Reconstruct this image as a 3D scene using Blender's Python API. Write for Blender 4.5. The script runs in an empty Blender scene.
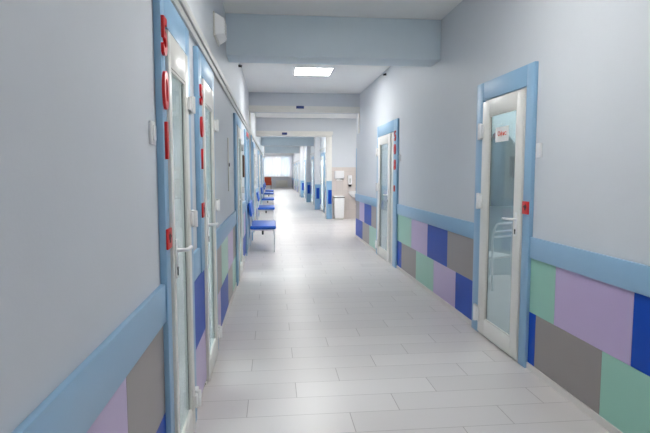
import bpy, bmesh, math, random
from mathutils import Vector, Matrix
random.seed(7)
S = bpy.context.scene
C = S.collection
PI = math.pi
XL, XR = -0.485, 1.885        # corridor wall planes
HC = 3.15                      # ceiling height
TW = 0.05                      # wall thickness

# ------------------------------------------------------------------ materials
def mat(name, col, rough=0.5, metal=0.0, noise=0.03, scale=6.0, bump=0.0, spec=0.5, bscale=200.0):
    m = bpy.data.materials.new(name); m.use_nodes = True
    nt = m.node_tree; b = nt.nodes['Principled BSDF']
    b.inputs['Roughness'].default_value = rough
    b.inputs['Metallic'].default_value = metal
    b.inputs['Specular IOR Level'].default_value = spec
    tc = nt.nodes.new('ShaderNodeTexCoord')
    n = nt.nodes.new('ShaderNodeTexNoise'); n.inputs['Scale'].default_value = scale
    n.inputs['Detail'].default_value = 4
    nt.links.new(tc.outputs['Object'], n.inputs['Vector'])
    r = nt.nodes.new('ShaderNodeValToRGB')
    c = Vector(col)
    lo = [max(0, x*(1-noise*2)) for x in c]; hi = [min(1, x*(1+noise*2)) for x in c]
    r.color_ramp.elements[0].color = (*lo, 1); r.color_ramp.elements[1].color = (*hi, 1)
    nt.links.new(n.outputs['Fac'], r.inputs['Fac'])
    nt.links.new(r.outputs['Color'], b.inputs['Base Color'])
    if bump:
        n2 = nt.nodes.new('ShaderNodeTexNoise'); n2.inputs['Scale'].default_value = bscale
        nt.links.new(tc.outputs['Object'], n2.inputs['Vector'])
        bp = nt.nodes.new('ShaderNodeBump'); bp.inputs['Strength'].default_value = bump
        bp.inputs['Distance'].default_value = 0.002
        nt.links.new(n2.outputs['Fac'], bp.inputs['Height'])
        nt.links.new(bp.outputs['Normal'], b.inputs['Normal'])
    return m
def srgb(r, g, b):
    f = lambda v: (v/255/12.92) if v <= 10 else ((v/255+0.055)/1.055)**2.4
    return (f(r), f(g), f(b))

M = {}
M['wall'] = mat('wall_paint', srgb(206, 210, 215), 0.55, noise=0.01, bump=0.15, bscale=90)
M['wallbright'] = mat('pilaster_paint', srgb(226, 227, 230), 0.5, noise=0.01)
M['room'] = mat('room_paint', srgb(186, 200, 202), 0.7, noise=0.02)
M['ceil'] = mat('ceiling_paint', srgb(238, 238, 236), 0.7, noise=0.01)
M['beam'] = mat('beam_paint', srgb(220, 232, 239), 0.6, noise=0.01)
M['trimblue'] = mat('light_blue_board', srgb(140, 178, 208), 0.38, noise=0.012)
M['blue'] = mat('royal_blue_board', srgb(0, 70, 176), 0.4, noise=0.02, spec=.25)
M['green'] = mat('mint_board', srgb(146, 195, 178), 0.34, noise=0.015)
M['lav'] = mat('lavender_board', srgb(186, 168, 205), 0.34, noise=0.015)
M['gray'] = mat('gray_board', srgb(143, 136, 134), 0.36, noise=0.015)
M['pvc'] = mat('white_pvc', srgb(224, 222, 216), 0.3, noise=0.008)
M['white'] = mat('white_plastic', srgb(235, 235, 235), 0.35, noise=0.008)
M['offwhite'] = mat('offwhite_plastic', srgb(214, 212, 205), 0.4, noise=0.01)
M['conduit'] = mat('conduit_plastic', srgb(190, 190, 188), 0.45, noise=0.015)
M['red'] = mat('red_acrylic', srgb(214, 28, 26), 0.3, noise=0.02)
M['redsq'] = mat('red_sign', srgb(206, 30, 26), 0.35, noise=0.03)
M['dark'] = mat('dark_plastic', srgb(28, 26, 30), 0.45, noise=0.05)
M['darkred'] = mat('dark_red_ink', srgb(70, 8, 10), 0.5, noise=0.05)
M['navy'] = mat('navy_sign', srgb(16, 44, 110), 0.4, noise=0.03)
M['vinyl'] = mat('blue_vinyl', srgb(28, 92, 190), 0.4, noise=0.04, scale=12, bump=0.3)
M['chairmetal'] = mat('white_enamel_tube', srgb(236, 238, 240), 0.3, noise=0.01)
M['orange'] = mat('rust_upholstery', srgb(164, 66, 36), 0.7, noise=0.06, bump=0.4)
M['wood'] = mat('brown_wood', srgb(92, 56, 36), 0.5, noise=0.1)
M['paper'] = mat('paper', srgb(240, 238, 236), 0.7, noise=0.01)
M['redink'] = mat('red_ink', srgb(216, 70, 40), 0.6, noise=0.02)
M['ceramic'] = mat('ceramic', srgb(226, 226, 226), 0.15, noise=0.005)
M['chrome'] = mat('chrome', (0.7, 0.7, 0.72), 0.15, metal=1.0, noise=0.01)
M['greycurtain'] = mat('grey_green_cloth', srgb(60, 82, 80), 0.85, noise=0.06)
M['base'] = mat('baseboard', srgb(214, 208, 204), 0.4, noise=0.015)
M['picture'] = mat('brown_print', srgb(96, 62, 52), 0.5, noise=0.25, scale=14)
M['posterprint'] = mat('grey_print', srgb(190, 188, 192), 0.6, noise=0.15, scale=20)
M['radiator'] = mat('radiator_enamel', srgb(226, 222, 212), 0.35, noise=0.01)

def floor_mat():
    m = bpy.data.materials.new('plank_tile'); m.use_nodes = True
    nt = m.node_tree; N = nt.nodes; L = nt.links; b = N['Principled BSDF']
    tc = N.new('ShaderNodeTexCoord'); sp = N.new('ShaderNodeSeparateXYZ')
    L.new(tc.outputs['Object'], sp.inputs[0])
    def ma(op, a, bb=None):
        n = N.new('ShaderNodeMath'); n.operation = op
        for i, v in enumerate((a, bb)):
            if v is None: continue
            if isinstance(v, (int, float)): n.inputs[i].default_value = v
            else: L.new(v, n.inputs[i])
        return n.outputs[0]
    RW, TL = 0.2385, 0.93
    yv = ma('DIVIDE', ma('SUBTRACT', sp.outputs['Y'], 2.954-20*RW), RW)
    row = ma('FLOOR', yv); fy = ma('SUBTRACT', yv, row)
    xs = ma('SUBTRACT', sp.outputs['X'], -0.168 - 20/3*TL - 20*TL)
    xv = ma('SUBTRACT', ma('DIVIDE', xs, TL), ma('DIVIDE', row, 3.0))
    col = ma('FLOOR', xv); fx = ma('SUBTRACT', xv, col)
    gx = ma('LESS_THAN', fx, 0.0052); gy = ma('LESS_THAN', fy, 0.017)
    g = ma('MAXIMUM', gx, gy)
    cb = N.new('ShaderNodeCombineXYZ'); L.new(row, cb.inputs[0]); L.new(col, cb.inputs[1])
    wn = N.new('ShaderNodeTexWhiteNoise'); L.new(cb.outputs[0], wn.inputs['Vector'])
    rmp = N.new('ShaderNodeValToRGB')
    rmp.color_ramp.elements[0].color = (*srgb(200, 195, 193), 1)
    rmp.color_ramp.elements[1].color = (*srgb(212, 207, 205), 1)
    # fine wood-like streaks running along the planks
    mp = N.new('ShaderNodeMapping'); mp.inputs['Scale'].default_value = (1.5, 26, 1)
    L.new(tc.outputs['Object'], mp.inputs[0])
    ns = N.new('ShaderNodeTexNoise'); ns.inputs['Scale'].default_value = 2.0; ns.inputs['Detail'].default_value = 5
    L.new(mp.outputs[0], ns.inputs['Vector'])
    mixf = ma('ADD', ma('MULTIPLY', wn.outputs['Value'], 0.75), ma('MULTIPLY', ns.outputs['Fac'], 0.25))
    L.new(mixf, rmp.inputs['Fac'])
    mx = N.new('ShaderNodeMix'); mx.data_type = 'RGBA'
    L.new(g, mx.inputs[0]); L.new(rmp.outputs[0], mx.inputs[6])
    mx.inputs[7].default_value = (*srgb(160, 152, 150), 1)
    L.new(mx.outputs[2], b.inputs['Base Color'])
    b.inputs['Roughness'].default_value = 0.28
    b.inputs['Specular IOR Level'].default_value = 0.5
    rr = ma('ADD', ma('MULTIPLY', ns.outputs['Fac'], 0.04), 0.32); L.new(rr, b.inputs['Roughness'])
    bp = N.new('ShaderNodeBump'); bp.inputs['Strength'].default_value = 0.25; bp.inputs['Distance'].default_value = 0.001
    L.new(ma('SUBTRACT', 1.0, g), bp.inputs['Height']); L.new(bp.outputs[0], b.inputs['Normal'])
    return m
M['floor'] = floor_mat()

def tile_mat():
    m = bpy.data.materials.new('beige_wall_tile'); m.use_nodes = True
    nt = m.node_tree; N = nt.nodes; L = nt.links; b = N['Principled BSDF']
    tc = N.new('ShaderNodeTexCoord'); mp = N.new('ShaderNodeMapping')
    mp.inputs['Rotation'].default_value = (PI/2, 0, 0)
    L.new(tc.outputs['Object'], mp.inputs[0])
    br = N.new('ShaderNodeTexBrick'); br.offset = 0
    br.inputs['Scale'].default_value = 1; br.inputs['Brick Width'].default_value = 0.2
    br.inputs['Row Height'].default_value = 0.3; br.inputs['Mortar Size'].default_value = 0.004
    br.inputs['Color1'].default_value = (*srgb(214, 204, 198), 1); br.inputs['Color2'].default_value = (*srgb(208, 199, 194), 1)
    br.inputs['Mortar'].default_value = (*srgb(200, 192, 188), 1)
    L.new(mp.outputs[0], br.inputs['Vector']); L.new(br.outputs['Color'], b.inputs['Base Color'])
    b.inputs['Roughness'].default_value = 0.25
    return m
M['tile'] = tile_mat()

def emit(name, col, s):
    m = bpy.data.materials.new(name); m.use_nodes = True
    nt = m.node_tree; nt.nodes.clear()
    o = nt.nodes.new('ShaderNodeOutputMaterial'); e = nt.nodes.new('ShaderNodeEmission')
    e.inputs[0].default_value = (*col, 1); e.inputs[1].default_value = s
    nt.links.new(e.outputs[0], o.inputs[0]); return m
def glass(name, tint, tfac, rough=0.04, frost=None, froz=0.0):
    # clear pane: tinted see-through plus mirror reflection; frost adds a milky layer
    m = bpy.data.materials.new(name); m.use_nodes = True
    nt = m.node_tree; N = nt.nodes; L = nt.links; N.clear()
    o = N.new('ShaderNodeOutputMaterial'); t = N.new('ShaderNodeBsdfTransparent'); t.inputs[0].default_value = (*tint, 1)
    g = N.new('ShaderNodeBsdfGlossy'); g.inputs['Roughness'].default_value = rough; g.inputs[0].default_value = (0.9, 0.95, 1, 1)
    # angle dependent reflectance that is the same from both sides of the pane
    lw = N.new('ShaderNodeLayerWeight'); lw.inputs['Blend'].default_value = 0.5
    pw = N.new('ShaderNodeMath'); pw.operation = 'POWER'; L.new(lw.outputs['Facing'], pw.inputs[0]); pw.inputs[1].default_value = 4.0
    ma = N.new('ShaderNodeMath'); ma.operation = 'MULTIPLY_ADD'; L.new(pw.outputs[0], ma.inputs[0]); ma.inputs[1].default_value = 0.55; ma.inputs[2].default_value = 0.04
    mx = N.new('ShaderNodeMixShader'); L.new(ma.outputs[0], mx.inputs[0])
    base = t.outputs[0]
    if frost:
        d = N.new('ShaderNodeBsdfDiffuse'); d.inputs[0].default_value = (*frost, 1)
        tr = N.new('ShaderNodeBsdfTranslucent'); tr.inputs[0].default_value = (*frost, 1)
        a = N.new('ShaderNodeMixShader'); a.inputs[0].default_value = 0.5
        L.new(d.outputs[0], a.inputs[1]); L.new(tr.outputs[0], a.inputs[2])
        f = N.new('ShaderNodeMixShader'); f.inputs[0].default_value = froz
        L.new(base, f.inputs[1]); L.new(a.outputs[0], f.inputs[2]); base = f.outputs[0]
    L.new(base, mx.inputs[1]); L.new(g.outputs[0], mx.inputs[2]); L.new(mx.outputs[0], o.inputs[0])
    return m
M['glass'] = glass('door_glass', (0.84, 0.89, 0.90), 1, frost=(0.66, 0.71, 0.73), froz=0.13)
M['frost'] = glass('frosted_glass', (0.9, 0.94, 0.95), 1, 0.1, frost=(0.8, 0.85, 0.88), froz=0.7)
M['led'] = emit('led_diffuser', (1.0, 0.985, 0.955), 26.0)
M['lednear'] = emit('led_diffuser_soft', (1.0, 0.985, 0.955), 17.0)
def curtain_mat():
    m = bpy.data.materials.new('sheer_curtain'); m.use_nodes = True
    nt = m.node_tree; N = nt.nodes; L = nt.links; N.clear()
    o = N.new('ShaderNodeOutputMaterial')
    tr = N.new('ShaderNodeBsdfTranslucent'); d = N.new('ShaderNodeBsdfDiffuse'); t = N.new('ShaderNodeBsdfTransparent')
    tc = N.new('ShaderNodeTexCoord'); w = N.new('ShaderNodeTexNoise'); w.inputs['Scale'].default_value = 1.3
    mp = N.new('ShaderNodeMapping'); mp.inputs['Scale'].default_value = (1.3, 1, 0.1)
    L.new(tc.outputs['Object'], mp.inputs[0]); L.new(mp.outputs[0], w.inputs['Vector'])
    r = N.new('ShaderNodeValToRGB')
    r.color_ramp.elements[0].color = (0.95, 0.84, 0.86, 1); r.color_ramp.elements[0].position = 0.35
    r.color_ramp.elements[1].color = (0.86, 0.90, 0.97, 1); r.color_ramp.elements[1].position = 0.62
    L.new(w.outputs['Fac'], r.inputs[0])
    for s in (tr, d): L.new(r.outputs[0], s.inputs[0])
    a = N.new('ShaderNodeMixShader'); a.inputs[0].default_value = 0.3
    L.new(tr.outputs[0], a.inputs[1]); L.new(d.outputs[0], a.inputs[2])
    f = N.new('ShaderNodeMixShader'); f.inputs[0].default_value = 0.25
    L.new(a.outputs[0], f.inputs[1]); L.new(t.outputs[0], f.inputs[2]); L.new(f.outputs[0], o.inputs[0])
    return m
M['curtain'] = curtain_mat()

# ------------------------------------------------------------------ helpers
def box(bm, x0, x1, y0, y1, z0, z1):
    x0, x1 = min(x0, x1), max(x0, x1); y0, y1 = min(y0, y1), max(y0, y1); z0, z1 = min(z0, z1), max(z0, z1)
    v = [bm.verts.new(p) for p in ((x0,y0,z0),(x1,y0,z0),(x1,y1,z0),(x0,y1,z0),(x0,y0,z1),(x1,y0,z1),(x1,y1,z1),(x0,y1,z1))]
    for f in ((3,2,1,0),(4,5,6,7),(0,1,5,4),(1,2,6,5),(2,3,7,6),(3,0,4,7)):
        bm.faces.new([v[i] for i in f])
def hexa(bm, pts):
    v = [bm.verts.new(p) for p in pts]
    for f in ((3,2,1,0),(4,5,6,7),(0,1,5,4),(1,2,6,5),(2,3,7,6),(3,0,4,7)):
        bm.faces.new([v[i] for i in f])
def cyl(bm, p0, p1, r0, r1=None, n=16):
    r1 = r0 if r1 is None else r1
    p0, p1 = Vector(p0), Vector(p1); d = (p1-p0).normalized()
    a = d.orthogonal().normalized(); b = d.cross(a)
    A = [bm.verts.new(p0 + (a*math.cos(t)+b*math.sin(t))*r0) for t in [2*PI*i/n for i in range(n)]]
    B = [bm.verts.new(p1 + (a*math.cos(t)+b*math.sin(t))*r1) for t in [2*PI*i/n for i in range(n)]]
    for i in range(n): bm.faces.new((A[i], A[(i+1)%n], B[(i+1)%n], B[i]))
    bm.faces.new(A[::-1]); bm.faces.new(B)
def tube(bm, pts, r, n=10):
    """swept round tube through a list of points"""
    pts = [Vector(p) for p in pts]; rings = []; a = None
    for i, p in enumerate(pts):
        d = (pts[min(i+1, len(pts)-1)] - pts[max(i-1, 0)]).normalized()
        a = d.orthogonal().normalized() if a is None else (a - d*a.dot(d)).normalized()
        b = d.cross(a)
        rings.append([bm.verts.new(p + (a*math.cos(2*PI*k/n)+b*math.sin(2*PI*k/n))*r) for k in range(n)])
    for A, B in zip(rings, rings[1:]):
        for i in range(n): bm.faces.new((A[i], A[(i+1)%n], B[(i+1)%n], B[i]))
    bm.faces.new(rings[0][::-1]); bm.faces.new(rings[-1])
def arc(p0, p1, p2, n=6):
    """smooth corner from p0 to p2 pulled towards p1"""
    p0, p1, p2 = Vector(p0), Vector(p1), Vector(p2)
    return [p0*(1-t)**2 + p1*2*t*(1-t) + p2*t*t for t in [i/n for i in range(n+1)]]
def obj(name, bm, m, parent=None, bevel=0.0, seg=2, smooth=False, loc=None):
    if bevel:
        bmesh.ops.bevel(bm, geom=list(bm.edges), offset=bevel, segments=seg, profile=0.5, affect='EDGES', clamp_overlap=True)
    bmesh.ops.recalc_face_normals(bm, faces=list(bm.faces))
    me = bpy.data.meshes.new(name); bm.to_mesh(me); bm.free()
    me.materials.append(m)
    if smooth or bevel:
        for p in me.polygons: p.use_smooth = True
        if bevel or smooth:
            try: me.set_sharp_from_angle(angle=math.radians(40))
            except Exception: pass
    o = bpy.data.objects.new(name, me); C.objects.link(o)
    if loc: o.location = loc
    if parent: o.parent = parent
    return o
def rebase(o, base):
    """move a one-mesh thing's origin to base without moving its geometry"""
    o.data.transform(Matrix.Translation(-Vector(base))); o.location = base
    return o
def thing(name, label=None, cat=None, loc=(0,0,0), group=None, kind=None):
    o = bpy.data.objects.new(name, None); C.objects.link(o); o.location = loc
    o.empty_display_size = 0.1
    tag(o, label, cat, group, kind); return o
def tag(o, label=None, cat=None, group=None, kind=None):
    if label: o['label'] = label
    if cat: o['category'] = cat
    if group: o['group'] = group
    if kind: o['kind'] = kind
    return o
def struct(o): o['kind'] = 'structure'; return o
def new(): return bmesh.new()
def wx(side, d):
    """x at distance d out of the left/right corridor wall"""
    return XL + d if side == 'L' else XR - d
def sbox(bm, side, d0, d1, y0, y1, z0, z1): box(bm, wx(side,d0), wx(side,d1), y0, y1, z0, z1)

# ------------------------------------------------------------------ shell
bm = new(); box(bm, -4, 5.2, -4.2, 50.2, -0.1, 0); struct(obj('floor', bm, M['floor']))
bm = new(); box(bm, -4, 5.2, -4.2, 50.2, HC, HC+0.1); struct(obj('ceiling', bm, M['ceil']))

# door list: side, frame y0, opening y0, opening y1, frame y1
R_doors = [(3.52, 3.628, 4.40, 4.545), (7.53, 7.76, 8.90, 9.02)]
RF_doors = [(y-0.15, y, y+0.95, y+1.1) for y in (16.8, 18.6, 21.4, 23.3, 26.4, 29.2, 32.6, 35.4, 39.4, 43.0)]
L_doors = [(2.222, 2.305, 2.85, 2.97), (3.30, 3.45, 4.06, 4.18), (6.55, 6.75, 7.55, 7.75), (8.95, 9.10, 10.05, 10.3)]
LF_doors = [(y-0.12, y, y+0.9, y+1.02) for y in (12.6, 17.2, 21.6, 26.0)]
OT = 2.085
def wall(name, side, y0, y1, doors):
    bm = new(); y = y0
    for d in doors:
        sbox(bm, side, 0, -TW, y, d[1], 0, HC); sbox(bm, side, 0, -TW, d[1], d[2], OT, HC); y = d[2]
    sbox(bm, side, 0, -TW, y, y1, 0, HC)
    return struct(obj(name, bm, M['wall']))
wall_right = wall('wall_right', 'R', -4, 11.45, R_doors)
wall_right_far = wall('wall_right_far', 'R', 16.15, 50, RF_doors)
wall_left = wall('wall_left', 'L', -4, 30, L_doors + LF_doors)

def plainwall(name, x0, x1, y0, y1, z0=0, z1=HC, m='wall'):
    bm = new(); box(bm, x0, x1, y0, y1, z0, z1); return struct(obj(name, bm, M[m]))
plainwall('wall_behind', -4, 5.2, -4.2, -4)
plainwall('wall_rooms_right', 5.0, 5.2, -4, 50, m='room')
plainwall('wall_rooms_left', -4, -3.8, -4, 30, m='room')
plainwall('wall_alcove_near', XR+TW, 5.0, 11.3, 11.45)
plainwall('wall_alcove_right', 3.6, 3.75, 11.45, 16.0)
# wall that crosses at the end of the alcove, its header spans the corridor
bm = new(); box(bm, XR-0.03, 5.0, 16.0, 16.15, 0, HC); box(bm, XL, XR-0.03, 16.0, 16.15, 2.58, HC)
wall_cross = struct(obj('wall_cross', bm, M['wall']))
bm = new(); box(bm, XR-0.0295, 3.6, 15.997, 16.0, 0, 1.63); obj('tiled_area', bm, M['tile'], wall_cross)
plainwall('wall_lobby_near', -3.8, XL-TW, 29.85, 30.0)
plainwall('wall_lobby_left', -1.5, -1.35, 30.0, 50)
# partitions between the rooms, lit spaces seen through the door glass
plainwall('wall_partition_left', -3.8, XL-TW, 3.08, 3.16, m='room')
plainwall('wall_partition_right', XR+TW, 5.0, 6.9, 7.0, m='room')

# end wall with a wide window
WX0, WX1, WZ0, WZ1 = -1.05, 1.80, 1.08, 3.02
bm = new(); EY = 50.0
box(bm, -4, WX0, EY, EY+.2, 0, HC); box(bm, WX1, 5.2, EY, EY+.2, 0, HC)
box(bm, WX0, WX1, EY, EY+.2, 0, WZ0); box(bm, WX0, WX1, EY, EY+.2, WZ1, HC)
struct(obj('wall_end', bm, M['wallbright']))
win = thing('window_1', kind='structure', loc=(0.4, EY+0.1, WZ0))
def wobj(name, bm, m, **k):
    o = obj(name, bm, m, None, **k); o.data.transform(Matrix.Translation((-0.4, -(EY+0.1), -WZ0))); o.parent = win; return o
bm = new()
for xa, xb in ((WX0, WX0+.06), (WX1-.06, WX1), (0.0, .06), (0.9, .96)): box(bm, xa, xb, EY+.06, EY+.12, WZ0, WZ1)
for za, zb in ((WZ0, WZ0+.06), (WZ1-.06, WZ1), (2.4, 2.45)): box(bm, WX0, WX1, EY+.06, EY+.12, za, zb)
wobj('window_frame', bm, M['pvc'])
bm = new(); box(bm, WX0+.03, WX1-.03, EY+.085, EY+.09, WZ0+.03, WZ1-.03); wobj('window_pane', bm, M['glass'])
bm = new(); box(bm, WX0-.05, WX1+.03, EY-.12, EY+.06, WZ0-.04, WZ0); wobj('window_sill', bm, M['pvc'], bevel=.008)

# ceiling beams
def beam(n, y0, y1, z0):
    bm = new(); box(bm, XL, XR, y0, y1, z0, HC)
    struct(obj('trim_%d' % n, bm, M['beam'], bevel=0.008))
beam(1, 5.68, 6.05, 2.71)
beam(31, 22.95, 23.3, 2.67); beam(32, 32.95, 33.3, 2.72)
for i, y in enumerate((20.2, 25.3, 31.4, 30.2)):        # pilasters between the far doors
    bm = new(); box(bm, XR-.22, XR-.0005, y, y+.45, 0, HC); pl = struct(obj('trim_%d' % (2+i), bm, M['wallbright'], bevel=.006))
    bm = new(); box(bm, XR-.219, XR-.001, y-.012, y-.0005, 0.001, 1.0); obj('lower_board', bm, M['trimblue'], pl)
    bm = new(); box(bm, XR-.16, XR-.04, y-.016, y-.0125, .43, .86); obj('blue_panel', bm, M['blue'], pl)
# small plaster fillet where the first beam meets the right wall
# ------------------------------------------------------------------ doorway without a door (portal)
PY = 11.05
bm = new()
box(bm, XL, XR, PY, PY+.15, 2.735, HC)
pw = struct(obj('wall_portal', bm, M['wall']))
bm = new()
box(bm, XL, XL+.035, PY-.03, PY+.15, 0, 2.735); box(bm, XR-.02, XR-.0005, PY-.03, PY+.15, 2.31, 2.735)
box(bm, XL, XR, PY-.03, PY-.0005, 2.7355, 2.79); box(bm, XL, XR, PY-.045, PY-.0005, 2.79, 2.87)
struct(obj('trim_7', bm, M['pvc'], bevel=.005))
bm = new(); box(bm, XR-.006, XR-.0005, 11.38, 11.455, .986, 2.0); struct(obj('trim_8', bm, M['trimblue']))
bm = new(); box(bm, XL+.0355, XL+.055, PY-.06, PY+.10, 0, 2.25); struct(obj('trim_9', bm, M['trimblue'], bevel=.004))
# lintel moulding on the cross wall
bm = new(); box(bm, XL, XR-.03, 15.96, 15.9995, 2.58, 2.64); box(bm, XL, XR, 15.95, 15.9995, 2.64, 2.74)
box(bm, XR-.21, XR-.0305, 15.96, 16.14, 0, 2.579)
pier = struct(obj('trim_10', bm, M['pvc'], bevel=.005))
bm = new(); box(bm, XR-.208, XR-.0305, 15.945, 15.9595, 0.001, 1.2); obj('lower_board', bm, M['trimblue'], pier, bevel=.003)
bm = new(); box(bm, XR-.15, XR-.04, 15.94, 15.9448, .48, .92); obj('blue_panel', bm, M['blue'], pier)

# ------------------------------------------------------------------ wainscot: rail, coloured panels, baseboards
RZ0, RZ1, SEAM, BZ = 0.832, 0.985, 0.430, 0.048
trim_n = [11]
def gaps(y0, y1, doors):
    out = []; y = y0
    for d in doors:
        if d[0] - y > 0.02: out.append((y, d[0]))
        y = d[3]
    if y1 - y > 0.02: out.append((y, y1))
    return out
for side, nm, y0, y1, doors in (('R', 'right', -4, 11.45, R_doors), ('R', 'right_far', 16.16, 50, RF_doors),
                                ('L', 'left', -4, PY-.031, L_doors), ('L', 'left_far', PY+.16, 29.99, LF_doors)):
    for a, b in gaps(y0, y1, doors):
        bm = new(); sbox(bm, side, 0.0005, 0.022, a, b-.0005, *((RZ0, RZ1) if side == 'R' else (.808, .974)))
        struct(obj('trim_%d' % trim_n[0], bm, M['trimblue'], bevel=.004)); trim_n[0] += 1
    bm = new()
    for a, b in gaps(y0, y1, doors): sbox(bm, side, 0.0005, 0.016, a, b-.0005, 0, BZ)
    struct(obj('baseboard_' + nm, bm, M['base']))
CN = {'B': ('blue', 'royal blue wall panel'), 'G': ('green', 'mint green wall panel'),
      'V': ('lav', 'lavender wall panel'), 'Y': ('gray', 'gray wall panel')}
def panels(side, wall_o, z0, z1, seq, d=.008):
    """seq: (colour, y0, y1)"""
    if side == 'L': z0, z1 = [{SEAM: .402, RZ0: .808}.get(z, z) for z in (z0, z1)]
    for c, a, b in seq:
        bm = new(); sbox(bm, side, 0.0005, d, a+.0012, b-.0012, z0+.001, z1-.001)
        o = obj('wall_panel', bm, M[CN[c][0]], wall_o); o['label'] = CN[c][1]
UP = (SEAM, RZ0); LO = (BZ, SEAM)
R1 = R_doors[0]; R2 = R_doors[1]
panels('R', wall_right, *UP, [('Y', -.6, .2), ('G', .2, .945), ('Y', .945, 1.69), ('B', 1.69, 2.445), ('V', 2.445, 3.19), ('G', 3.19, R1[0])])
panels('R', wall_right, *LO, [('B', -.3, .43), ('V', .43, 1.18), ('B', 1.18, 1.93), ('G', 1.93, 2.68), ('Y', 2.68, 3.425), ('B', 3.425, R1[0])])
panels('R', wall_right, *UP, [('Y', R1[3], 5.315), ('B', 5.315, 6.03), ('V', 6.03, 6.76), ('G', 6.76, R2[0])])
panels('R', wall_right, *LO, [('B', R1[3], 5.045), ('V', 5.045, 5.775), ('G', 5.775, 6.515), ('Y', 6.515, 7.275), ('B', 7.275, R2[0])])
panels('R', wall_right, *UP, [('Y', R2[3], 9.6), ('B', 9.6, 10.35), ('V', 10.35, 10.95), ('Y', 10.95, 11.44)])
panels('R', wall_right, *LO, [('G', R2[3], 9.8), ('Y', 9.8, 10.55), ('B', 10.55, 11.44)])
L1, L2, L3, L4 = L_doors
panels('L', wall_left, *UP, [('G', -.6, .1), ('B', .1, .9), ('V', .9, 1.66), ('Y', 1.66, L1[0])])
panels('L', wall_left, *LO, [('Y', -.3, .4), ('G', .4, 1.2), ('V', 1.2, 1.93), ('B', 1.93, L1[0])])
panels('L', wall_left, *UP, [('B', L1[3], L2[1])], d=.024); panels('L', wall_left, *LO, [('V', L1[3], L2[1])], d=.024)
panels('L', wall_left, *UP, [('Y', L2[3], 4.75), ('G', 4.75, 5.45), ('V', 5.45, 6.15), ('Y', 6.15, L3[0])])
panels('L', wall_left, *LO, [('V', L2[3], 4.62), ('B', 4.62, 5.4), ('Y', 5.4, 6.0), ('G', 6.0, L3[0])])
panels('L', wall_left, *UP, [('G', L3[3], 8.35), ('V', 8.35, L4[0])]); panels('L', wall_left, *LO, [('Y', L3[3], 8.2), ('B', 8.2, L4[0])])
k = 0
for side, w, gp in (('R', wall_right_far, gaps(16.16, 50, RF_doors)), ('L', wall_left, gaps(PY+.16, 29.9, LF_doors))):
    for a, b in gp:
        n = max(1, round((b-a)/0.74)); st = (b-a)/n
        for z, off in ((UP, 0), (LO, 2)):
            panels(side, w, *z, [('BVGY'[(k+i+off) % 4], a+i*st, a+(i+1)*st) for i in range(n)])
        k += 1

# cable trunking along both walls
bm = new(); sbox(bm, 'L', 0.0005, 0.035, -4, PY-.05, 2.315, 2.37); sbox(bm, 'L', 0.0005, 0.022, -4, PY-.05, 2.27, 2.315)
struct(obj('trim_%d' % trim_n[0], bm, M['conduit'], bevel=.003)); trim_n[0] += 1
bm = new(); sbox(bm, 'L', 0.0005, 0.035, PY+.16, 29.9, 2.30, 2.37); struct(obj('trim_%d' % trim_n[0], bm, M['conduit'])); trim_n[0] += 1
bm = new(); sbox(bm, 'R', 0.0005, 0.03, 16.17, 49.9, 2.32, 2.37); struct(obj('trim_%d' % trim_n[0], bm, M['conduit'])); trim_n[0] += 1

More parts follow.
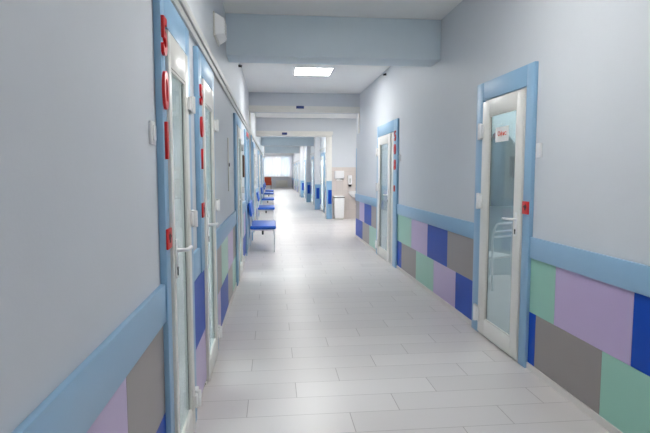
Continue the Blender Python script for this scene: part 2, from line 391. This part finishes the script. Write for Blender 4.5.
# ------------------------------------------------------------------ doors
dn = [1]
def door(side, d, detail=True, frosted=False, stile=0.115, far=None, side_panel=0.0, solid=None, ftop=2.235, gtop=.125, low=0):
    fy0, y0, y1, fy1 = d; yc = (y0+y1)/2
    root = thing('door_%d' % dn[0], kind='structure', loc=(wx(side, 0), yc, 0)); dn[0] += 1
    off = Vector((-wx(side, 0), -yc, 0))
    def part(name, bm, m, par=root, **k):
        o = obj(name, bm, m, None, **k); o.data.transform(Matrix.Translation(off)); o.parent = par; return o
    bm = new()
    t = 0.03
    sbox(bm, side, 0.0005, t, fy0+.0005, y0, low, ftop); sbox(bm, side, 0.0005, t, y1, fy1-.0005, 0, ftop); sbox(bm, side, 0.0005, t, y0, y1, OT, ftop)
    part('door_frame', bm, M['trimblue'], bevel=.003)
    # white lining of the opening
    bm = new(); j = 0.032; e = .001
    sbox(bm, side, -TW+.01, 0.012, y0+e, y0+j, 0.001, OT-e); sbox(bm, side, -TW+.01, 0.012, y1-j, y1-e, 0.001, OT-e)
    sbox(bm, side, -TW+.01, 0.012, y0+j, y1-j, OT-j, OT-e)
    sbox(bm, side, -TW+.01, 0.02, y0+e, y1-e, 0.0005, 0.018)
    part('door_lining', bm, M['pvc'])
    if side_panel:
        bm = new(); sbox(bm, side, -.04, .02, y0+j+.001, y0+j+side_panel, .019, OT-j-.001)
        part('side_panel', bm, M['pvc'], bevel=.004)
    a, b, z0, z1 = y0+.012+side_panel, y1-.022, 0.022, OT-.018
    if side_panel: a += .03
    g0, g1, gz0, gz1 = a+stile, b-(far or stile), z0+.135, z1-gtop
    D0, D1 = (-0.02, 0.012) if solid else (0.0125, 0.042)
    bm = new()
    if solid:
        sbox(bm, side, D0, D1, a, b, z0, z1); leaf = part('door_leaf', bm, M[solid], bevel=.004)
    else:
        sbox(bm, side, D0, D1, a, g0, z0, z1); sbox(bm, side, D0, D1, g1, b, z0, z1)
        sbox(bm, side, D0, D1, g0, g1, z0, gz0); sbox(bm, side, D0, D1, g0, g1, gz1, z1)
        leaf = part('door_leaf', bm, M['pvc'], bevel=.0025)
        bm = new(); sbox(bm, side, .018, .024, g0, g1, gz0, gz1)
        part('glass_pane', bm, M['frost' if frosted else 'glass'], leaf)
        bm = new()  # glazing bead with dark gasket line
        for (p, q, r, s) in ((g0, g0+.014, gz0, gz1), (g1-.014, g1, gz0, gz1), (g0+.014, g1-.014, gz0, gz0+.014), (g0+.014, g1-.014, gz1-.014, gz1)):
            sbox(bm, side, .0245, .0385, p, q, r, s)
        part('glazing_bead', bm, M['offwhite'], leaf, bevel=.002)
        bm = new(); q = .004
        for (p, r, s, u) in ((g0+.014, g0+.014+q, gz0+.014, gz1-.014), (g1-.014-q, g1-.014, gz0+.014, gz1-.014)):
            sbox(bm, side, .0243, .026, p, r, s, u)
        part('gasket', bm, M['dark'], leaf)
    if detail:
        # lever handle on an oval plate, keyhole below
        hy = a + max(stile*0.55, .042); hz = 1.10
        bm = new(); sbox(bm, side, D1, D1+.008, hy-.016, hy+.016, hz-.13, hz+.05); part('handle_plate', bm, M['white'], leaf, bevel=.0035)
        bm = new()
        p = [(wx(side, D1+.008), hy, hz)] + arc((wx(side, D1+.03), hy, hz), (wx(side, D1+.055), hy, hz), (wx(side, D1+.055), hy+.03, hz)) + [(wx(side, D1+.052), hy+.12, hz-.004)]
        tube(bm, p, .0095); part('handle', bm, M['white'], leaf, smooth=True)
        bm = new(); cyl(bm, (wx(side, D1+.008), hy, hz-.085), (wx(side, D1+.012), hy, hz-.085), .009); sbox(bm, side, D1+.008, D1+.012, hy-.005, hy+.005, hz-.115, hz-.085)
        part('keyhole', bm, M['dark'], leaf)
        hh = .07 if side == 'R' else .045
        for hz in (0.18, 1.20, 1.815):
            bm = new(); sbox(bm, side, .0305, .052, y1+.001, y1+.062, hz-hh, hz+hh)
            cyl(bm, (wx(side, .058), y1+.002, hz-hh), (wx(side, .058), y1+.002, hz+hh), .016)
            sbox(bm, side, D1, .056, y1-.055, y1-.001, hz-hh+.01, hz+hh-.01)
            part('hinge', bm, M['white'], bevel=.003)
    return root
door('R', R1, stile=.105, far=.135, ftop=2.24); door('R', R2, side_panel=.14, stile=.15, ftop=2.262)
door('L', L1, stile=.055, far=.085, gtop=.15); door('L', L2, stile=.055, far=.09, gtop=.15, low=.811); door('L', L3, stile=.11, ftop=2.2); door('L', L4, solid='trimblue', ftop=2.2, detail=False)
for d in RF_doors: door('R', d, detail=d[1] < 30, frosted=True, stile=.12, ftop=2.2)
for d in LF_doors: door('L', d, detail=d[1] < 20, frosted=True, stile=.12, ftop=2.2)

# ------------------------------------------------------------------ lettering
def text_mesh(name, s, size, m, side=None, pos=(0,0,0), ext=.004, bold=.0, normal=None, width=1.0):
    cu = bpy.data.curves.new(name, 'FONT'); cu.body = s; cu.size = size; cu.align_x = 'CENTER'; cu.align_y = 'CENTER'
    cu.extrude = ext; cu.offset = bold; cu.resolution_u = 4
    to = bpy.data.objects.new(name, cu); C.objects.link(to)
    dg = bpy.context.evaluated_depsgraph_get(); dg.update()
    me = bpy.data.meshes.new_from_object(to.evaluated_get(dg))
    bpy.data.objects.remove(to); bpy.data.curves.remove(cu)
    xs = [v.co.x for v in me.vertices]; ys = [v.co.y for v in me.vertices]
    cx, cy = (max(xs)+min(xs))/2, (max(ys)+min(ys))/2
    me.transform(Matrix.Translation((-cx, -cy, ext)))
    me.transform(Matrix.Scale(width, 4, (1,0,0)))
    if side == 'L': R = Matrix(((0,0,1),(1,0,0),(0,1,0)))
    elif side == 'R': R = Matrix(((0,0,-1),(-1,0,0),(0,1,0)))
    else: R = Matrix(((1,0,0),(0,0,-1),(0,1,0)))   # faces the camera end
    me.transform(R.to_4x4()); me.transform(Matrix.Translation(pos))
    me.materials.clear(); me.materials.append(m)
    o = bpy.data.objects.new(name, me); C.objects.link(o); return o
def number(side, y, zs, chars, label, h=.15, w=1.0):
    root = thing('door_number', label, 'number', (wx(side, .0302), y, zs[-1]))
    for c, z in zip(chars, zs):
        o = text_mesh('digit', c, h/.70, M['red'], side, (0, 0, z-zs[-1]), ext=.006, bold=.006, width=w)
        o.parent = root
number('L', 2.262, (2.022, 1.80, 1.588), '501', 'vertical red digits 501 on the nearest left door frame', w=.85)
number('L', 3.375, (1.945, 1.745, 1.54), '501', 'vertical red digits on the second left door frame from the camera', h=.12)
number('R', 7.645, (2.01, 1.81, 1.575), '508', 'vertical red digits on the far right door frame', h=.145)

def square_sign(side, y, z, label, s=.095):
    root = thing('sign_plate', label, 'sign', (wx(side, .0302), y, z))
    off = Matrix.Translation(-Vector(root.location))
    bm = new(); sbox(bm, side, .0302, .040, y-s/2, y+s/2, z-s/2, z+s/2)
    o = obj('plate', bm, M['redsq'], bevel=.004); o.data.transform(off); o.parent = root
    bm = new()  # dark hand-like pictogram
    e = .0405
    sbox(bm, side, e, e+.001, y-.022, y+.012, z-.004, z+.020)
    sbox(bm, side, e, e+.001, y+.012, y+.028, z+.004, z+.012); sbox(bm, side, e, e+.001, y-.012, y+.008, z-.018, z-.004)
    sbox(bm, side, e, e+.001, y-.012, y-.004, z+.020, z+.030)
    o = obj('pictogram', bm, M['darkred']); o.data.transform(off); o.parent = root
square_sign('L', 2.262, 1.166, 'red square sign on the nearest left door frame under digits 501', .09)
square_sign('L', 3.375, 1.21, 'red square sign on the second left door frame from the camera')
square_sign('R', 3.575, 1.195, 'red square sign on the near right door frame beside the handle')
square_sign('R', 7.665, 1.215, 'red square sign under the red digits on the far right door frame')

# paper notice taped on the near right door's glass
root = thing('paper_notice', 'white paper notice with red lettering on the near right door glass', 'notice', (wx('R', .0242), 4.02, 1.77))
off = Matrix.Translation(-Vector(root.location))
bm = new(); sbox(bm, 'R', .0243, .0255, 3.905, 4.145, 1.705, 1.825); o = obj('sheet', bm, M['paper']); o.data.transform(off); o.parent = root
o = text_mesh('lettering', 'Офис', .05, M['redink'], 'R', (-.0013-.001, -.002, -.002), ext=.0004, bold=.0012, width=1.25); o.parent = root

# light switches
def switch(side, y, z, label, w=.085, h=.11):
    root = thing('light_switch', label, 'switch', (wx(side, 0), y, z)); off = Matrix.Translation(-Vector(root.location))
    bm = new(); sbox(bm, side, .0005, .012, y-w/2, y+w/2, z-h/2, z+h/2); o = obj('plate', bm, M['white'], bevel=.003); o.data.transform(off); o.parent = root
    bm = new(); sbox(bm, side, .0122, .018, y-w*.3, y+w*.3, z-h*.33, z+h*.33); o = obj('rocker', bm, M['white'], bevel=.003); o.data.transform(off); o.parent = root
switch('L', 2.13, 1.61, 'white light switch on the left wall beside the nearest door', .07, .095)
switch('R', 3.465, 1.61, 'white light switch on the right wall beside the near door', .07, .10)
switch('R', 7.44, 1.67, 'small white light switch on the right wall beside the far door', .06, .1)

# narrow vertical wall plate on the left wall
root = thing('wall_thermometer', 'narrow upright grey plate on left wall past the second door', 'thermometer', (XL, 5.68, 1.54)); off = Matrix.Translation(-Vector(root.location))
bm = new(); sbox(bm, 'L', .0005, .012, 5.66, 5.72, 1.25, 1.83); o = obj('plate', bm, M['offwhite'], bevel=.004); o.data.transform(off); o.parent = root
bm = new(); cyl(bm, (wx('L', .012), 5.69, 1.54), (wx('L', .02), 5.69, 1.54), .02); o = obj('knob', bm, M['dark']); o.data.transform(off); o.parent = root

# wedge-shaped wall loudspeaker by the beam
root = thing('wall_speaker', 'white wedge loudspeaker high on the left wall by the beam', 'speaker', (XL, 4.66, 2.70)); off = Matrix.Translation(-Vector(root.location))
bm = new(); sbox(bm, 'L', .0005, .014, 4.46, 4.86, 2.60, 2.80); o = obj('back_plate', bm, M['offwhite'], bevel=.005); o.data.transform(off); o.parent = root
bm = new(); a, b = wx('L', .0145), wx('L', .085)
hexa(bm, [(a,4.47,2.61),(b,4.56,2.64),(b,4.80,2.64),(a,4.85,2.61),(a,4.47,2.795),(b,4.56,2.775),(b,4.80,2.775),(a,4.85,2.795)])
o = obj('housing', bm, M['white'], bevel=.012, seg=3); o.data.transform(off); o.parent = root
bm = new()
for z in (2.66, 2.685, 2.71, 2.735, 2.76): sbox(bm, 'L', .0852, .088, 4.59, 4.77, z, z+.010)
o = obj('grille', bm, M['conduit']); o.data.transform(off); o.parent = root

# tiny black wall sensors
for side, y, z, lab in (('L', 7.75, 3.02, 'tiny black hook high on the left wall near the ceiling'), ('R', 8.45, 3.075, 'tiny black hook high on the right wall near the ceiling')):
    bm = new(); cyl(bm, (wx(side, .0005), y, z), (wx(side, .02), y, z), .02); cyl(bm, (wx(side, .02), y, z), (wx(side, .05), y, z-.008), .014, .018)
    o = obj('wall_hook', bm, M['dark'], bevel=.002); rebase(o, (wx(side, 0), y, z)); tag(o, lab, 'hook')

# exit-style blue sign boxes on the two lintels
def blue_sign(x, y, z, w, h, label):
    root = thing('lintel_sign', label, 'sign', (x, y, z)); 
    bm = new(); box(bm, -w/2, w/2, -.03, -.0005, -h/2, h/2); obj('case', bm, M['navy'], root, bevel=.005)
    bm = new(); box(bm, -w/2+.015, w/2-.015, -.032, -.0302, -h/2+.012, h/2-.012); obj('face', bm, M['navy'], root)
blue_sign(.595, PY-.0455, 2.842, .165, .055, 'small dark blue sign on the nearer doorway lintel')
blue_sign(.38, 15.9495, 2.66, .16, .07, 'small dark sign on the farther doorway lintel')

# red name plate and framed print past the third left door
bm = new(); sbox(bm, 'L', .0305, .038, 9.25, 10.0, OT+.02, OT+.10); o = obj('wall_sign', bm, M['redsq'], bevel=.002); rebase(o, (wx('L', .03), 9.6, OT+.06)); tag(o, 'red strip plate above the fourth left door, before the open doorway', 'sign')
root = thing('framed_print', 'dark brown framed print on the left wall between third and fourth doors', 'picture', (XL, 8.5, 1.58)); off = Matrix.Translation(-Vector(root.location))
bm = new(); sbox(bm, 'L', .0005, .025, 8.42, 8.70, 1.38, 1.74); o = obj('frame', bm, M['wood'], bevel=.006); o.data.transform(off); o.parent = root
bm = new(); sbox(bm, 'L', .0255, .028, 8.45, 8.67, 1.41, 1.71); o = obj('print', bm, M['picture']); o.data.transform(off); o.parent = root

# white notice boards farther along the left wall
boards = [(14.2, 1.0, 2.1, 'white notice board above the second bench on the left'), (16.3, 1.05, 2.0, 'white notice board just beyond the cross wall on the left'),
          (19.9, 1.05, 2.05, 'white notice board above the third bench on the left'), (24.2, 1.1, 2.0, 'white notice board above the fourth bench on the left'), (28.4, 1.1, 2.0, 'farthest white notice board on the left wall')]
for y, z0, z1, lab in boards:
    y0, y1 = y-.32, y+.32
    root = thing('notice_board', lab, 'notice board', (XL, y, z0+.25), group='notice boards along the left wall'); off = Matrix.Translation(-Vector(root.location))
    bm = new(); sbox(bm, 'L', .0005, .02, y0, y1, z0+.25, z1); o = obj('board', bm, M['white'], bevel=.004); o.data.transform(off); o.parent = root
    for i in range(2):
        for j in range(2):
            bm = new(); sbox(bm, 'L', .0202, .022, y0+.04+i*.29, y0+.28+i*.29, z0+.30+j*.36, z0+.62+j*.36)
            o = obj('sheet', bm, M['posterprint']); o.data.transform(off); o.parent = root

# ------------------------------------------------------------------ benches on the left
def rounded_pad(x0, x1, y0, y1, z0, z1, m, name, par, r=.025):
    bm = new(); box(bm, x0, x1, y0, y1, z0, z1); return obj(name, bm, m, par, bevel=r, seg=4)
LN = 1.15
def make_bench():
    root = thing('waiting_bench', 'x', 'bench')
    seat = rounded_pad(.03, .50, 0, LN, .425, .49, M['vinyl'], 'seat', root)
    bm = new()      # seams on the seat cushion front
    tube(bm, [(.035, -.001, .457), (.495, -.001, .457)], .004, 6); obj('piping', bm, M['vinyl'], seat, smooth=True)
    # reclined backrest pad
    bm = new(); p0, p1 = (.03, .655), (-.006, .90); t = .04
    hexa(bm, [(p0[0],0.02,p0[1]),(p0[0]+t,0.02,p0[1]+.01),(p0[0]+t,LN-.02,p0[1]+.01),(p0[0],LN-.02,p0[1]),
              (p1[0],0.02,p1[1]),(p1[0]+t,0.02,p1[1]+.01),(p1[0]+t,LN-.02,p1[1]+.01),(p1[0],LN-.02,p1[1])])
    obj('backrest', bm, M['vinyl'], root, bevel=.014, seg=3)
    for y in (.06, LN-.06):
        bm = new(); tube(bm, [(.0, y, .0), (.012, y, .22), (.055, y, .43)] + arc((.055, y, .44), (.045, y, .55), (.03, y, .66)), .011); 
        obj('rear_leg', bm, M['chairmetal'], root, smooth=True)
        bm = new(); tube(bm, [(.455, y, .424), (.475, y, .25), (.47, y, 0)], .011); obj('front_leg', bm, M['chairmetal'], root, smooth=True)
        bm = new(); tube(bm, [(.055, y, .412), (.455, y, .412)], .011); obj('side_rail', bm, M['chairmetal'], root, smooth=True)
    for x in (.07, .44):
        bm = new(); box(bm, x-.012, x+.012, .072, LN-.072, .40, .4235); obj('rail', bm, M['chairmetal'], root)
    bm = new(); box(bm, .24, .275, .03, .07, .33, .40); obj('clip', bm, M['dark'], root, bevel=.004)
    return root
def copy_tree(o, parent=None):
    c = o.copy(); C.objects.link(c); c.parent = parent
    for ch in list(o.children): copy_tree(ch, c)
    return c
proto = make_bench()
for i, (y, lab) in enumerate(((9.28, 'nearest blue padded bench with white metal legs against the left wall'),
                              (14.3, 'second nearest blue padded bench on the left, just before the cross wall'),
                              (19.3, 'third nearest blue padded bench in the row along the left wall'),
                              (24.6, 'fourth nearest blue padded bench in the row along the left wall'),
                              (28.3, 'farthest blue padded bench before the left wall ends'))):
    o = proto if i == 0 else copy_tree(proto)
    o.location = (XL+.04, y, 0); o['label'] = lab; o['group'] = 'blue benches along the left wall'

# rust armchair by the end window
t = thing('armchair', 'rust brown upholstered armchair below the far window', 'armchair', (-.42, 46.0, 0))
rounded_pad(-.24, .24, -.30, .28, .36, .50, M['orange'], 'seat', t, .04)
rounded_pad(-.31, .31, .285, .42, .36, 1.08, M['orange'], 'backrest', t, .05)
for s in (-1, 1):
    rounded_pad(s*.245, s*.34, -.32, .28, .34, .72, M['orange'], 'arm', t, .04)
    for y in (-.26, .24):
        bm = new(); cyl(bm, (s*.28, y, 0), (s*.28, y, .34), .02, .028); obj('leg', bm, M['wood'], t)

# radiator and curtain at the end window
root = thing('radiator', 'white ribbed radiator under the far window', 'radiator', (0.9, EY-.1, .12))
for i in range(14):
    bm = new(); x = -.56+i*.08; box(bm, x, x+.066, -.04, .04, 0, .62); obj('radiator_rib', bm, M['radiator'], root, bevel=.015, seg=2)
bm = new(); box(bm, -.54, .54, -.012, .012, .53, .57); box(bm, -.54, .54, -.012, .012, .04, .08); obj('radiator_pipe', bm, M['radiator'], root)
for x in (-.45, .45):
    bm = new(); box(bm, x-.02, x+.02, -.03, .03, -.1198, .03); obj('radiator_foot', bm, M['radiator'], root)
root = thing('curtain', 'sheer white curtain hanging over the far window', 'curtain', (0.4, EY-.2, 1.1))
bm = new(); n = 180; rows = []
for zi in range(9):
    z = 1.96*zi/8
    rows.append([bm.verts.new((-1.55+3.02*i/n, .035*math.sin(i*.75+.4*math.sin(i*.11))*(1-.35*zi/8), z)) for i in range(n+1)])
for A, B in zip(rows, rows[1:]):
    for i in range(n): bm.faces.new((A[i], A[i+1], B[i+1], B[i]))
obj('curtain_fabric', bm, M['curtain'], root, smooth=True)
bm = new(); cyl(bm, (-1.6, 0, 1.975), (1.45, 0, 1.975), .012); obj('curtain_rod', bm, M['white'], root)

# ------------------------------------------------------------------ alcove fittings on the tiled wall
WY = 15.997
def at(root, name, bm, m, **k): return obj(name, bm, m, root, **k)
t = thing('wall_mounted_dispenser', 'white paper towel dispenser on the tiled alcove wall', 'dispenser', (2.085, WY, 1.27))
bm = new(); hexa(bm, [(-.15,-.09,.0),(.15,-.09,.0),(.15,-.0005,.0),(-.15,-.0005,.0),(-.15,-.12,.25),(.15,-.12,.25),(.15,-.0005,.25),(-.15,-.0005,.25)]); at(t, 'housing', bm, M['white'], bevel=.015, seg=3)
bm = new(); box(bm, -.10, .10, -.092, -.03, -.012, -.0005); at(t, 'slot', bm, M['dark'])
bm = new(); box(bm, -.09, .09, -.0755, -.073, -.055, -.0125); at(t, 'paper_towel', bm, M['paper'])
t = thing('soap_dispenser', 'white soap dispenser with dark nozzle above the alcove sink', 'dispenser', (2.425, WY, 1.02))
bm = new(); box(bm, -.06, .06, -.10, -.0005, .07, .36); at(t, 'housing', bm, M['white'], bevel=.015, seg=3)
bm = new(); hexa(bm, [(-.035,-.08,0),(.035,-.08,0),(.035,-.01,0),(-.035,-.01,0),(-.055,-.095,.0695),(.055,-.095,.0695),(.055,-.01,.0695),(-.055,-.01,.0695)]); at(t, 'nozzle', bm, M['dark'], bevel=.006)
bm = new(); box(bm, -.025, .025, -.1035, -.1002, .12, .26); at(t, 'level_window', bm, M['conduit'])
t = thing('waste_bin', 'white waste bin with dark rimmed lid standing by tiled alcove wall', 'bin', (2.06, WY-.17, 0))
bm = new(); hexa(bm, [(-.14,-.13,.06),(.14,-.13,.06),(.14,.13,.06),(-.14,.13,.06),(-.16,-.15,.68),(.16,-.15,.68),(.16,.15,.68),(-.16,.15,.68)]); at(t, 'body', bm, M['white'], bevel=.015)
bm = new(); box(bm, -.165, .165, -.155, .155, .6805, .70); at(t, 'rim', bm, M['dark'], bevel=.004)
bm = new(); box(bm, -.155, .155, -.145, .145, .7005, .735); at(t, 'lid', bm, M['white'], bevel=.012)
bm = new(); box(bm, -.13, .13, -.12, .12, 0, .0598); at(t, 'plinth', bm, M['offwhite'], bevel=.006)
t = thing('wall_mounted_basin', 'white wall hung wash basin under the soap dispenser', 'sink', (2.62, WY, .68))
bm = new()      # bowl: lofted oval rings, hollow
prof = [(.10,.0,.10),(.17,.02,.16),(.25,.10,.22),(.28,.18,.25),(.28,.20,.25),(.25,.20,.22),(.20,.10,.17),(.08,.06,.07)]
rings = []
for rx, z, ry in prof:
    rings.append([bm.verts.new((rx*math.cos(a), -.26+ry*math.sin(a)*.98, z)) for a in [2*PI*i/28 for i in range(28)]])
for A, B in zip(rings, rings[1:]):
    for i in range(28): bm.faces.new((A[i], A[(i+1)%28], B[(i+1)%28], B[i]))
bm.faces.new(rings[0][::-1]); bm.faces.new(rings[-1])
at(t, 'bowl', bm, M['ceramic'], smooth=True)
bm = new(); box(bm, -.22, .22, -.07, -.0005, .10, .205); at(t, 'back_ledge', bm, M['ceramic'], bevel=.01)
bm = new(); tube(bm, [(0, -.04, .206), (0, -.04, .28)] + arc((0, -.04, .30), (0, -.06, .36), (0, -.15, .33)) + [(0, -.18, .30)], .012); at(t, 'faucet', bm, M['chrome'], smooth=True)
bm = new(); tube(bm, [(0, -.26, -.001), (0, -.26, -.16)] + arc((0, -.26, -.18), (0, -.24, -.24), (0, -.15, -.22)) + [(0, -.001, -.22)], .02); at(t, 'drain_pipe', bm, M['white'], smooth=True)

# ------------------------------------------------------------------ things seen through the door glass
def white_chair(loc, rz, label):
    t = thing('metal_chair', label, 'chair', loc); t.rotation_euler = (0, 0, rz); t.scale = (.9, .9, .9)
    rounded_pad(-.2, .2, -.2, .2, .43, .47, M['white'], 'seat', t, .015)
    for s in (-1, 1):
        bm = new(); tube(bm, [(s*.21, .22, 0), (s*.20, .20, .45)] + arc((s*.2, .2, .7), (s*.2, .22, .9), (s*.13, .23, .92)) + [(0, .23, .92)], .016); obj('rear_leg', bm, M['chairmetal'], t, smooth=True)
        bm = new(); tube(bm, [(s*.21, -.22, 0), (s*.19, -.19, .43)], .016); obj('front_leg', bm, M['chairmetal'], t, smooth=True)
    for z in (.74, .81):
        bm = new(); tube(bm, [(-.2, .21, z), (.2, .21, z)], .016); obj('back_bar', bm, M['chairmetal'], t, smooth=True)
white_chair((2.76, 6.2, 0), PI+.45, 'white metal chair seen through the near right door glass')
t = thing('hanging_coat', 'grey green coat hanging in the room behind the near right door', 'coat', (3.12, 6.78, 1.0))
bm = new(); rows = []
for zi, (z, w, dp) in enumerate(((0,.30,.09),(.3,.28,.085),(.6,.24,.08),(.85,.22,.075),(.98,.10,.05),(1.03,.05,.04))):
    rows.append([bm.verts.new((w*math.cos(a)*(1+.06*math.sin(5*a)), dp*math.sin(a)*(1+.2*math.sin(7*a)), z)) for a in [2*PI*i/32 for i in range(32)]])
for A, B in zip(rows, rows[1:]):
    for i in range(32): bm.faces.new((A[i], A[(i+1)%32], B[(i+1)%32], B[i]))
bm.faces.new(rows[0][::-1]); bm.faces.new(rows[-1])
obj('coat_body', bm, M['greycurtain'], t, smooth=True)
bm = new(); tube(bm, [(0, 0, 1.03), (0, 0, 1.10)] + arc((0, 0, 1.12), (0, .05, 1.18), (0, .115, 1.14)), .006); obj('hook', bm, M['chrome'], t, smooth=True)
t = thing('wall_cabinet', 'tall pale cabinet with a dark shelf line behind the nearest left door glass', 'cabinet', (-2.2, 2.85, 0))
bm = new(); box(bm, -.9, .9, -.2, .2, .0, 1.95); obj('carcass', bm, M['offwhite'], t, bevel=.006)
for s in (-1, 1):
    bm = new(); box(bm, s*.46-.42, s*.46+.42, -.222, -.2005, .08, 1.30); dd = obj('door', bm, M['white'], t, bevel=.003)
    bm = new(); box(bm, s*.10-.01, s*.10+.01, -.24, -.2225, .65, .80); obj('handle', bm, M['trimblue'], dd)
bm = new(); box(bm, -.88, .88, -.222, -.2005, 1.55, 1.58); obj('shelf_edge', bm, M['dark'], t)

# ------------------------------------------------------------------ lights: LED ceiling panels
def led(x, y, label, group=None, m='led'):
    t = thing('ceiling_light', label, 'light', (x, y, HC), group)
    bm = new(); s = .315
    for a in ((-s, s, -s, -s+.018), (-s, s, s-.018, s), (-s, -s+.018, -s+.018, s-.018), (s-.018, s, -s+.018, s-.018)): box(bm, *a, -.016, -.0005)
    obj('frame', bm, M['white'], t)
    bm = new(); box(bm, -s+.0185, s-.0185, -s+.0185, s-.0185, -.012, -.0008); obj('diffuser', bm, M[m], t)
led(.69, 8.68, 'square white LED ceiling panel lit between beam and doorway')
for y in (-1.5, 2.9, 13.6, 18.4, 26.0, 29.6, 36.6, 40.0, 43.8):  # added panels, all out of view, put in to light the corridor
    led(.69, y, 'unseen LED ceiling panel added to light the corridor', 'added corridor ceiling panels', 'lednear' if y < 4 else 'led')
led(2.7, 13.6, 'square LED ceiling panel over the sink alcove')

def area(name, loc, sx, sy, power, rot=(0,0,0), col=(1,1,1)):
    l = bpy.data.lights.new(name, 'AREA'); l.shape = 'RECTANGLE'; l.size = sx; l.size_y = sy; l.energy = power; l.color = col
    o = bpy.data.objects.new(name, l); C.objects.link(o); o.location = loc; o.rotation_euler = rot; return o
area('room_fill_right', (3.6, 6.0, HC-.05), 1.0, 1.4, 30, col=(.95, 1, 1))  # fill lights added to brighten the rooms behind the door glass
area('room_fill_right_two', (3.6, 10.2, HC-.05), 1.0, 1.0, 30, col=(.95, 1, 1))
area('room_fill_left', (-2.2, 1.2, HC-.05), 1.0, 1.0, 45, col=(.95, 1, 1))
area('room_fill_left_two', (-2.2, 6, HC-.05), 1.0, 4.0, 90, col=(.95, 1, 1))
area('room_fill_left_three', (-2.2, 18, HC-.05), 1.0, 16.0, 300, col=(.95, 1, 1))
area('room_fill_far_right', (3.8, 32, HC-.05), 1.0, 28.0, 1600, col=(.95, .98, 1))
area('daylight', (.4, EY+.8, 2.05), 2.9, 2.1, 40, rot=(-PI/2, 0, 0), col=(1, .98, .98))   # outside the end window, shining in

# ------------------------------------------------------------------ world, camera
w = bpy.data.worlds.new('sky'); S.world = w; w.use_nodes = True
bgn = w.node_tree.nodes['Background']; bgn.inputs[0].default_value = (.93, .95, 1, 1); bgn.inputs[1].default_value = .7

F, VX, VY, CX, CY, H = 510., 272.5, 173., 325., 216.5, 1.45
dx, dy = (VX-CX)/F, (CY-VY)/F
b = math.atan2(dy, 1); a = math.atan2(-dx*math.cos(b), 1)
f = Vector((math.sin(a)*math.cos(b), math.cos(a)*math.cos(b), -math.sin(b)))
r = Vector((math.cos(a), -math.sin(a), 0)); u = r.cross(f)
cam = bpy.data.cameras.new('camera'); co = bpy.data.objects.new('camera', cam); C.objects.link(co)
co.matrix_world = Matrix(((r.x, u.x, -f.x, 0), (r.y, u.y, -f.y, 0), (r.z, u.z, -f.z, H), (0, 0, 0, 1)))
cam.sensor_fit = 'HORIZONTAL'; cam.sensor_width = 36; cam.lens = 36*F/650; cam.clip_start = .02; cam.clip_end = 200
S.camera = co
S.view_settings.view_transform = 'Standard'; S.view_settings.look = 'None'
S.view_settings.exposure = 0.86
S.cycles.use_denoising = True
S.cycles.max_bounces = 12; S.cycles.diffuse_bounces = 8; S.cycles.sample_clamp_indirect = 6
S.cycles.transparent_max_bounces = 12
